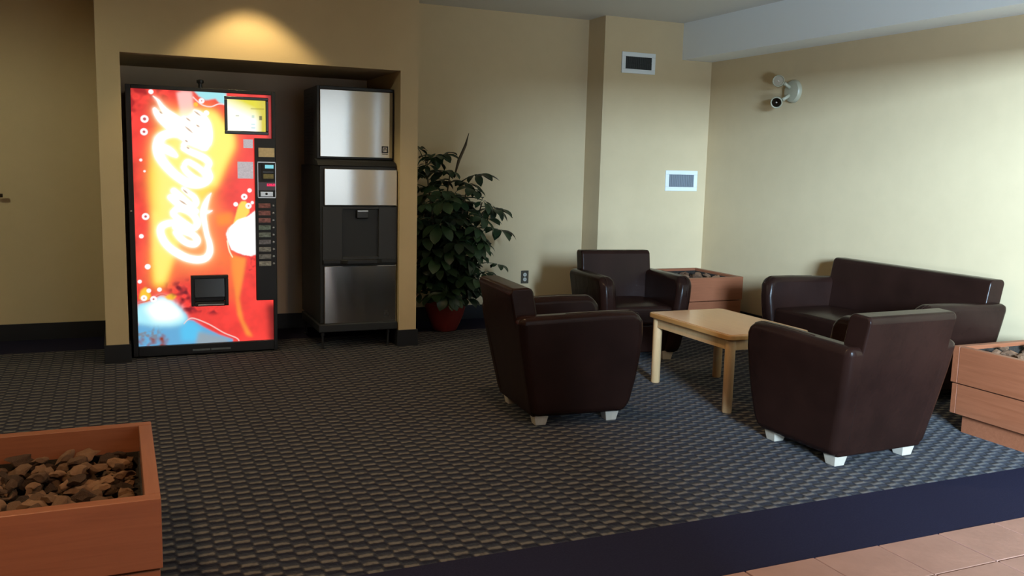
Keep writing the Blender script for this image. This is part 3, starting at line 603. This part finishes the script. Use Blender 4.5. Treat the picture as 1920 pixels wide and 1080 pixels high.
lathe('soil', [(.148, .20), (.150, .222), (.05, .232), (.01, .234)], SOIL, plant, 24)
def leaf_mesh(seed, nl, ll, spread):
    r = random.Random(seed); bm = bmesh.new()
    pl = r.uniform(.10, .17)
    tube_bm(bm, [(0, 0, 0), (pl * .5, 0, pl * .18), (pl, 0, pl * .22)], [.0045, .0035, .003], 5)
    c = Vector((pl, 0, pl * .22))
    for k in range(nl):
        az = (k - (nl - 1) / 2) / ((nl - 1) / 2) * spread + r.uniform(-.12, .12)
        L = ll * (1 - .30 * abs(az) / spread) * r.uniform(.88, 1.1); W = L * r.uniform(.50, .60) * .5
        el = r.uniform(-.30, .12); droop = r.uniform(.5, 1.1)
        d = Vector((math.cos(az), math.sin(az), 0)); side = Vector((-math.sin(az), math.cos(az), 0))
        pts = []
        n = 6
        for i in range(n + 1):
            t = i / n; s = .03 + L * t
            p = c + d * (s * math.cos(el) * (1 - .12 * t * t)) + Vector((0, 0, s * math.sin(el) - droop * L * t * t * .42))
            w = W * math.sin(math.pi * (.05 + .92 * t) ** 1.25) ** .75 if t < 1 else .001
            pts.append((p, max(w, .002)))
        rows = [[bm.verts.new(p + side * w + Vector((0, 0, w * .28))), bm.verts.new(p), bm.verts.new(p - side * w + Vector((0, 0, w * .28)))] for p, w in pts]
        for a, b in zip(rows, rows[1:]):
            bm.faces.new((a[0], a[1], b[1], b[0])); bm.faces.new((a[1], a[2], b[2], b[1]))
        st = bm.verts.new(c); bm.faces.new((st, rows[0][1], rows[0][0])); bm.faces.new((st, rows[0][2], rows[0][1]))
    me = bpy.data.meshes.new('leaf'); bm.to_mesh(me); bm.free(); me.materials.append(LEAF)
    me.polygons.foreach_set('use_smooth', [True] * len(me.polygons)); return me
LM = [leaf_mesh(s, n, l, sp) for s, n, l, sp in ((1, 7, .125, 2.3), (2, 6, .11, 2.0), (3, 8, .12, 2.6), (4, 5, .10, 1.8), (5, 7, .14, 2.4))]
stems = []
for k, (dx, dy, h, lx, ly) in enumerate(((-.05, .02, 1.36, -.10, .02), (.04, -.03, 1.12, .10, -.08), (.00, .05, 1.22, .05, .06), (.06, .03, 1.00, .22, .00), (-.06, -.04, .90, -.12, -.12), (.02, -.06, .72, .16, -.14))):
    pts = []
    for i in range(9):
        t = i / 8; pts.append((dx + lx * t + .02 * math.sin(5 * t + k), dy + ly * t + .02 * math.cos(4 * t + 2 * k), .21 + (h - .21) * t))
    bm = bmesh.new(); tube_bm(bm, pts, [.013 - .008 * i / 8 for i in range(9)], 7)
    bm_obj('stem', bm, STEM, plant, smooth=True); stems.append(pts)
pr_ = random.Random(21)
def put_leaf(p, az, tilt, sc, mesh, roll=0.0):
    o = obj('leaf', None, None, None, plant, mesh=mesh); o.location = p
    e = Euler((roll, tilt, az), 'XYZ'); o.rotation_euler = e; mt = e.to_matrix(); c = [mt @ v.co for v in mesh.vertices]
    while sc > .15:                      # keep clear of the alcove wall, the back wall and the floor
        lo = min(PXc + p[0] + q.x * sc for q in c); hi = max(PYc + p[1] + q.y * sc for q in c); bt = min(p[2] + q.z * sc for q in c)
        if lo > 1.945 and hi < 6.985 and bt > .20: break
        sc *= .9
    o.scale = (sc,) * 3; return o
for si, pts in enumerate(stems):
    nlv = (30, 26, 28, 24, 24, 20)[si]
    for i in range(nlv):
        t = .10 + .90 * (i + pr_.random()) / nlv; f = t * 8; a = int(min(f, 7)); b = f - a
        p = Vector(pts[a]) * (1 - b) + Vector(pts[a + 1]) * b
        az = i * 2.39996 + si * 1.1 + pr_.uniform(-.3, .3)
        s = pr_.uniform(.85, 1.2)
        reach = .36 * s
        wx, wy = PXc + p.x + math.cos(az) * reach, PYc + p.y + math.sin(az) * reach
        if wx > 2.72 and p.z < .95: s *= .6
        put_leaf(p, az, pr_.uniform(-.15, .45), s, LM[pr_.randrange(5)], pr_.uniform(-.3, .3))
for i in range(46):                      # leaves filling the dark heart of the bush
    a = i * 2.39996; rr = .05 + .10 * pr_.random()
    put_leaf((rr * math.cos(a) - .02, rr * math.sin(a) - .05, .30 + .75 * pr_.random()), a + pr_.uniform(-.4, .4), pr_.uniform(.1, .8), pr_.uniform(.9, 1.2), LM[pr_.randrange(5)], pr_.uniform(-.3, .3))
# the leaves standing clear of the bush on the right
for p, az, ti, s, mi in (((.10, -.05, 1.16), -.35, -.25, 1.15, 0), ((.22, -.05, .93), -.5, .05, 1.2, 2), ((.24, -.03, .80), -.3, .25, 1.15, 4), ((.24, -.04, .52), -.35, .2, .95, 1), ((.20, -.06, .42), -.7, .3, .95, 3), ((-.18, -.06, 1.28), 0.3, -.3, 1.0, 4), ((-.16, 0, 1.30), -1.6, -.2, 1.0, 2), ((-.20, 0, 1.34), -2.4, -.5, .9, 0)):
    put_leaf(p, az, ti, s, LM[mi])
bm = bmesh.new(); tube_bm(bm, [(.06, 0, 1.20), (.09, -.01, 1.32), (.14, -.02, 1.44), (.165, -.02, 1.53)], [.005, .012, .010, .002], 6)
bm_obj('leaf_sheath', bm, STEM, plant, smooth=True)

# ------------------------------------------------------------------ club chairs and loveseat
ZB, ZA, ZK = 0.050, 0.580, 0.702
def seat_piece(name, half_b, half_a, label, cat, loc, rz, group):
    """local x forward, y to the sitter's left, z up; half widths at the base and at arm height"""
    r = root(name, loc, label, cat, group, rz)
    hw = lambda z: half_b + (half_a - half_b) * (z - ZB) / (ZA - ZB)
    # arm outline seen from the side
    ol = [(-.255, ZB), (.255, ZB), (.285, .11), (.308, .22), (.322, .34), (.328, .45), (.322, .525), (.298, .568), (.255, .582), (.10, .582), (-.10, .576), (-.358, .568), (-.335, .43), (-.305, .28)]
    th = .110
    for s in (1, -1):
        n = len(ol)
        bm = bmesh.new()
        o_ = [bm.verts.new((x, s * hw(z), z)) for x, z in ol]; i_ = [bm.verts.new((x, s * (hw(z) - th), z)) for x, z in ol]
        bm.faces.new(o_); bm.faces.new(i_[::-1])
        for k in range(n): bm.faces.new((o_[k], i_[k], i_[(k + 1) % n], o_[(k + 1) % n]))
        a = bm_obj('arm', bm, LEATHER, r, bevel=.040, seg=6)
        # welt seam along the outer edge
        bm = bmesh.new(); tube_bm(bm, [(x - (.0015 if x > .28 else 0), s * (hw(z) - .046), z - .001) for x, z in ol[5:11]], .0030, 6)
        bm_obj('seam', bm, LEATHER, a, smooth=True)
    # back: leaning slab that rises above the arms
    prof = [(-.252, ZB), (-.302, .28), (-.362, .572), (-.384, .680), (-.372, ZK), (-.282, ZK + .004), (-.262, .690), (-.225, .50), (-.175, .28), (-.175, ZB)]
    bm = bmesh.new(); wk = half_a - .072
    hb = lambda z: min(hw(z) - .028, wk) if z < ZA else wk
    L_ = [bm.verts.new((x, hb(z), z)) for x, z in prof]; R_ = [bm.verts.new((x, -hb(z), z)) for x, z in prof]
    bm.faces.new(L_); bm.faces.new(R_[::-1])
    for k in range(len(prof)): bm.faces.new((L_[k], R_[k], R_[(k + 1) % len(prof)], L_[(k + 1) % len(prof)]))
    bk = bm_obj('backrest', bm, LEATHER, r, bevel=.036, seg=6)
    # seat cushion and front rail
    wi = hw(.36) - th + .006; wr = hw(.2) - th + .004
    bm = bmesh.new(); nx, ny = 9, 13
    def top(i, j):
        x = -.21 + .49 * i / (nx - 1); y = -wi + 2 * wi * j / (ny - 1)
        return (x, y, .375 + .022 * (1 - (2 * i / (nx - 1) - 1) ** 4) * (1 - (2 * j / (ny - 1) - 1) ** 4))
    g = [[bm.verts.new(top(i, j)) for j in range(ny)] for i in range(nx)]
    h = [[bm.verts.new((top(i, j)[0] + (.01 if i == nx - 1 else 0), top(i, j)[1], .255)) for j in range(ny)] for i in range(nx)]
    for i in range(nx - 1):
        for j in range(ny - 1):
            bm.faces.new((g[i][j], g[i + 1][j], g[i + 1][j + 1], g[i][j + 1])); bm.faces.new((h[i][j + 1], h[i + 1][j + 1], h[i + 1][j], h[i][j]))
    for i in range(nx - 1):
        bm.faces.new((h[i][0], h[i + 1][0], g[i + 1][0], g[i][0])); bm.faces.new((g[i][-1], g[i + 1][-1], h[i + 1][-1], h[i][-1]))
    for j in range(ny - 1):
        bm.faces.new((g[0][j], g[0][j + 1], h[0][j + 1], h[0][j])); bm.faces.new((h[-1][j], h[-1][j + 1], g[-1][j + 1], g[-1][j]))
    bm_obj('seat_cushion', bm, LEATHER, r, bevel=.022, seg=4)
    prism('front_rail', [(-.2, ZB + .004), (.222, ZB + .004), (.255, .16), (.270, .252), (-.2, .252)], 'y', -wr, wr, LEATHER, r, bevel=.012)
    fx, fy = .195, half_b - .075
    for sx in (-1, 1):
        for sy in (-1, 1):
            b = .040; t = .028
            v = [(-t, -t, 0), (t, -t, 0), (t, t, 0), (-t, t, 0), (-b, -b, ZB + .012), (b, -b, ZB + .012), (b, b, ZB + .012), (-b, b, ZB + .012)]
            v = [(x + sx * (fx + .006 * 0), y + sy * fy, z) for x, y, z in v]
            obj('foot', v, BOXF, FOOT, r, bevel=.003, seg=2)
    return r
G = 'dark brown leather club chairs'
seat_piece('club_chair', .285, .335, 'brown leather club chair facing right, its side and back toward the camera, left of table', 'armchair', (2.135, 4.175, 0), -.08, G)
seat_piece('club_chair', .285, .335, 'brown leather club chair seen from behind, nearest the camera, right of table', 'armchair', (3.125, 3.175, 0), 1.60, G)
seat_piece('club_chair', .285, .335, 'brown leather club chair facing the camera, behind the table in front of a planter', 'armchair', (3.250, 5.345, 0), -1.72, G)
seat_piece('leather_loveseat', .655, .705, 'long dark brown leather loveseat standing against the right wall', 'sofa', (4.375, 4.25, 0), math.pi + .0, None)

# ------------------------------------------------------------------ coffee table
tb = root('coffee_table', (3.215, 4.205, 0), 'low light oak coffee table with round legs between the leather chairs', 'coffee table')
TW, TL, TH = .275, .405, .432
def round_rect(w, l, r, n=5):
    out = []
    for cx, cy, a0 in ((w - r, l - r, 0), (-w + r, l - r, 90), (-w + r, -l + r, 180), (w - r, -l + r, 270)):
        for i in range(n + 1):
            a = math.radians(a0 + 90 * i / n); out.append((cx + r * math.cos(a), cy + r * math.sin(a)))
    return out
OAKEDGE = wood('oak_edge_band', (0.40, 0.20, 0.065), (0.52, 0.28, 0.10), (9, 0.7, 9), 0.3, 0.4)
prism('table_top', round_rect(TW - .018, TL - .018, .022), 'z', TH - .028, TH, OAK, tb, bevel=.002)
band = []
bm = bmesh.new()
A = [(x, y, TH - .030) for x, y in round_rect(TW, TL, .04)]; B = [(x, y, TH - .0008) for x, y in round_rect(TW, TL, .04)]
Ci = [(x, y, TH - .0008) for x, y in round_rect(TW - .0178, TL - .0178, .022)]; Di = [(x, y, TH - .030) for x, y in round_rect(TW - .0178, TL - .0178, .022)]
R4 = [[bm.verts.new(p) for p in q] for q in (A, B, Ci, Di)]; n_ = len(A)
for a, b in ((0, 1), (1, 2), (2, 3), (3, 0)):
    for i in range(n_): bm.faces.new((R4[a][i], R4[a][(i + 1) % n_], R4[b][(i + 1) % n_], R4[b][i]))
bm_obj('edge_band', bm, OAKEDGE, tb, bevel=.007, seg=3)
for x0, x1, y0, y1 in ((-.245, -.222, -.34, .34), (.222, .245, -.34, .34), (-.21, .21, -.375, -.352), (-.21, .21, .352, .375)):
    box('apron', x0, x1, y0, y1, TH - .088, TH - .030, OAKLEG, tb, bevel=.002)
for sx in (-1, 1):
    for sy in (-1, 1):
        lathe('leg', [(.024, 0), (.027, .004), (.028, TH - .030)], OAKLEG, tb, 20, 'z', (sx * .228, sy * .355, 0))

# ------------------------------------------------------------------ cedar planters with bark chips
def planter(x0, x1, y0, y1, level, label):
    h = .445; t = .038
    r = root('wooden_planter', ((x0 + x1) / 2, (y0 + y1) / 2, 0), label, 'planter', 'square cedar planters')
    a, b = (x1 - x0) / 2, (y1 - y0) / 2
    for z0, z1, rec in ((.098, .252, .006), (.258, h, 0.0)):
        box('plank', -a + rec, a - rec, -b + rec, -b + t, z0, z1, CEDAR_X, r, bevel=.003)
        box('plank', -a + rec, a - rec, b - t, b - rec, z0, z1, CEDAR_X, r, bevel=.003)
        box('plank', -a + rec, -a + t, -b + t + .0005, b - t - .0005, z0, z1, CEDAR_Y, r, bevel=.003)
        box('plank', a - t, a - rec, -b + t + .0005, b - t - .0005, z0, z1, CEDAR_Y, r, bevel=.003)
    boxes('plinth', [(-a + .05, a - .05, -b + .05, -b + .08, 0, .099), (-a + .05, a - .05, b - .08, b - .05, 0, .099), (-a + .05, -a + .08, -b + .08, b - .08, 0, .099), (a - .08, a - .05, -b + .08, b - .08, 0, .099)], CEDAR_X, r)
    boxes('liner', [(-a + t, a - t, -b + t, b - t, .10, .12), (-a + t, -a + t + .004, -b + t, b - t, .12, level), (a - t - .004, a - t, -b + t, b - t, .12, level), (-a + t, a - t, -b + t, -b + t + .004, .12, level), (-a + t, a - t, b - t - .004, b - t, .12, level)], SOIL, r)
    box('soil_bed', -a + t + .004, a - t - .004, -b + t + .004, b - t - .004, .12, level - .045, SOIL, r)
    return r
planter(-.64, .078, 2.335, 3.055, .36, 'square cedar planter box cut by the left edge of the picture')
planter(3.97, 4.635, 5.86, 6.515, .425, 'square cedar planter box in the corner behind the club chair')
planter(3.875, 4.59, 2.49, 3.20, .425, 'square cedar planter box at the right edge beside the loveseat')
def bark_mat(name, dark, light):
    m, nt, p = new_mat(name)
    oi = node(nt, 'ShaderNodeObjectInfo'); n = node(nt, 'ShaderNodeTexNoise', inp={'Scale': 22.0, 'Detail': 6.0, 'Roughness': .7}); lk(nt, coords(nt, (1, 1, 3)), n.inputs['Vector'])
    a = node(nt, 'ShaderNodeMath', operation='MULTIPLY_ADD', inp={1: .55}); lk(nt, n.outputs[0], a.inputs[0])
    b = node(nt, 'ShaderNodeMath', operation='MULTIPLY', inp={1: .5}); lk(nt, oi.outputs['Random'], b.inputs[0]); lk(nt, b.outputs[0], a.inputs[2])
    r = node(nt, 'ShaderNodeValToRGB'); e = r.color_ramp.elements; e[0].position = .25; e[0].color = (*dark, 1); e[1].position = .85; e[1].color = (*light, 1)
    lk(nt, a.outputs[0], r.inputs[0]); lk(nt, r.outputs[0], p.inputs['Base Color']); p.inputs['Roughness'].default_value = .9; p.inputs['Specular IOR Level'].default_value = .2
    bu = node(nt, 'ShaderNodeBump', inp={'Strength': .8, 'Distance': .010}); lk(nt, n.outputs[0], bu.inputs['Height']); lk(nt, bu.outputs[0], p.inputs['Normal'])
    return m
BARK = bark_mat('bark_chip', (.026, .014, .011), (.40, .215, .120))
def chip_mesh(seed):
    r = random.Random(seed); bm = bmesh.new(); bmesh.ops.create_icosphere(bm, subdivisions=2, radius=1.0)
    ax = [Vector((r.gauss(0, 1), r.gauss(0, 1), r.gauss(0, 1))).normalized() for _ in range(7)]; cut = [r.uniform(.45, .85) for _ in range(7)]
    for v in bm.verts:
        for a, c in zip(ax, cut):
            d = v.co.dot(a)
            if d > c: v.co -= a * (d - c) * .92
        v.co *= r.uniform(.74, 1.2)
        v.co = Vector((v.co.x * 1.0, v.co.y * r.uniform(.66, .70), v.co.z * .46))
    me = bpy.data.meshes.new('bark_chip'); bm.to_mesh(me); bm.free(); me.materials.append(BARK); return me
CH = [chip_mesh(40 + k) for k in range(8)]
cr = random.Random(5)
def chips(x0, x1, y0, y1, z, step, smin, smax, label, group, wx1, wy0, wy1):
    nx, ny = int((x1 - x0) / step), int((y1 - y0) / step)
    for lay_, dz in ((0, -.030), (1, 0.0)):
        for i in range(nx + 1 - lay_):
            for j in range(ny + 1 - lay_):
                if lay_ and cr.random() < .25: continue
                s = cr.uniform(smin, smax)
                x = x0 + (x1 - x0) * (i + .5 * lay_) / nx + cr.uniform(-.3, .3) * step; y = y0 + (y1 - y0) * (j + .5 * lay_) / ny + cr.uniform(-.3, .3) * step
                m = s * 1.05; x = min(max(x, x0), wx1 - m); y = min(max(y, wy0 + m * .9), wy1 - m * .9)
                o = obj('bark_chip', None, None, None, None, mesh=CH[cr.randrange(8)])
                o.location = (x, y, z + dz + cr.uniform(-.012, .012)); o.scale = (s * cr.uniform(.9, 1.1), s, s * cr.uniform(.9, 1.3))
                o.rotation_euler = (cr.uniform(-.45, .45), cr.uniform(-.45, .45), cr.uniform(0, 6.28))
                tag(o, label, 'bark chip', group)
chips(-.41, .010, 2.405, 2.985, .372, .050, .023, .046, 'rough brown bark chip lying in the planter at the left edge', 'bark chips in the left planter', .036, 2.377, 3.013)
chips(4.22, 4.555, 6.02, 6.43, .405, .085, .034, .05, 'rough brown bark chip lying in the corner planter', 'bark chips in the corner planter', 4.593, 5.902, 6.473)
chips(3.98, 4.42, 2.74, 3.12, .425, .075, .030, .045, 'rough greyish bark chip lying in the planter beside the loveseat', 'bark chips in the right planter', 4.548, 2.532, 3.158)

# ------------------------------------------------------------------ small wall things
GRILLE = plain('grille_dark', (.035, .036, .034), .6)
GRILLEB = plain('grille_grey', (.20, .215, .24), .6)
def vent(x0, x1, z0, z1, mat, label):
    r = root('wall_vent', ((x0 + x1) / 2, YBUMP, z0), label, 'vent', 'white framed wall vents')
    w = (x1 - x0) / 2; h = z1 - z0; f = .036
    boxes('frame', [(-w, w, -.012, 0, 0, f), (-w, w, -.012, 0, h - f, h), (-w, -w + f, -.012, 0, f, h - f), (w - f, w, -.012, 0, f, h - f)], WHITE, r, bevel=.003)
    box('duct_screen', -w + f, w - f, -.003, 0, f, h - f, mat, r)
    n = 9; o = boxes('louvres', [(-w + f, w - f, -.010, -.003, f + (h - 2 * f) * (k + .3) / n, f + (h - 2 * f) * (k + .62) / n) for k in range(n)] + [(-w + f + (2 * w - 2 * f) * (k + .45) / 14, -w + f + (2 * w - 2 * f) * (k + .55) / 14, -.010, -.004, f, h - f) for k in range(14)], mat, r); o['kind'] = 'stuff'
    return r
vent(3.915, 4.243, 2.088, 2.262, GRILLE, 'white framed wall vent with a dark grille, high up near the soffit')
vent(4.402, 4.733, 1.105, 1.284, GRILLEB, 'white framed wall vent with a grey grille, low beside the room corner')

ol = root('wall_outlet', (3.205, YB, .284), 'dark brown electrical outlet low on the wall right of the plant', 'outlet')
box('cover_plate', -.036, .036, -.006, 0, 0, .112, OUTLETM, ol, bevel=.003)
for z in (.036, .077):
    s = lathe('receptacle', [(.0165, 0), (.0165, -.003), (.012, -.0035)], OUTW, ol, 18, 'y', (0, -.006, z))
    boxes('slots', [(-.007, -.005, -.0042, -.003, -.004, .006), (.005, .007, -.0042, -.003, -.004, .006)], BLK, s)

# twin-head emergency light on the right wall
EX, EY, EZ = XR, 5.63, 1.915
em = root('emergency_light', (EX, EY, EZ), 'ivory emergency light with two small swivel lamp heads on the right wall', 'emergency light')
lathe('wall_base', [(.088, 0), (.088, -.016), (.078, -.030), (.040, -.036)], IVORY, em, 32, 'x')
for dy, dz, vec in ((.030, .055, (-.55, .30, .10)), (.035, -.060, (-.55, .40, -.25))):
    bm = bmesh.new(); tube_bm(bm, [(-.03, dy * .4, dz * .5), (-.055, dy * .8, dz * .85), (-.075, dy * 1.1, dz * 1.1)], [.014, .013, .016], 10)
    arm = bm_obj('swivel_arm', bm, IVORY, em, smooth=True)
    hd = lathe('lamp_head', [(.018, -.045), (.036, -.030), (.044, 0), (.046, .022), (.042, .026), (.036, .018), (.016, .002)], IVORY, em, 24, 'z', (-.10, dy * 1.5 + .02, dz * 1.35))
    q = Vector((-.55, -.45, vec[2])).to_track_quat('Z', 'Y'); hd.rotation_mode = 'QUATERNION'; hd.rotation_quaternion = q
    lathe('reflector', [(.036, .019), (.026, .008), (.010, .003), (.004, .003)], CHROME, hd, 20)
    lathe('bulb', [(.006, .004), (.009, .014), (.006, .022), (.001, .024)], plain('bulb_glass', (.9, .9, .85), .05, metal=.8), hd, 12)

# door lever at the left edge
dh = root('door_lever', (-.80, YB, 1.008), 'small dark bronze lever handle at the left edge of the picture', 'handle')
lathe('rose', [(.026, 0), (.026, -.008), (.018, -.012)], BRONZE, dh, 20, 'y')
bm = bmesh.new(); tube_bm(bm, [(0, -.01, 0), (0, -.045, 0), (.015, -.055, 0), (.05, -.056, 0), (.095, -.054, -.001)], [.010, .010, .011, .012, .013], 12)
bm_obj('lever', bm, BRONZE, dh, smooth=True)
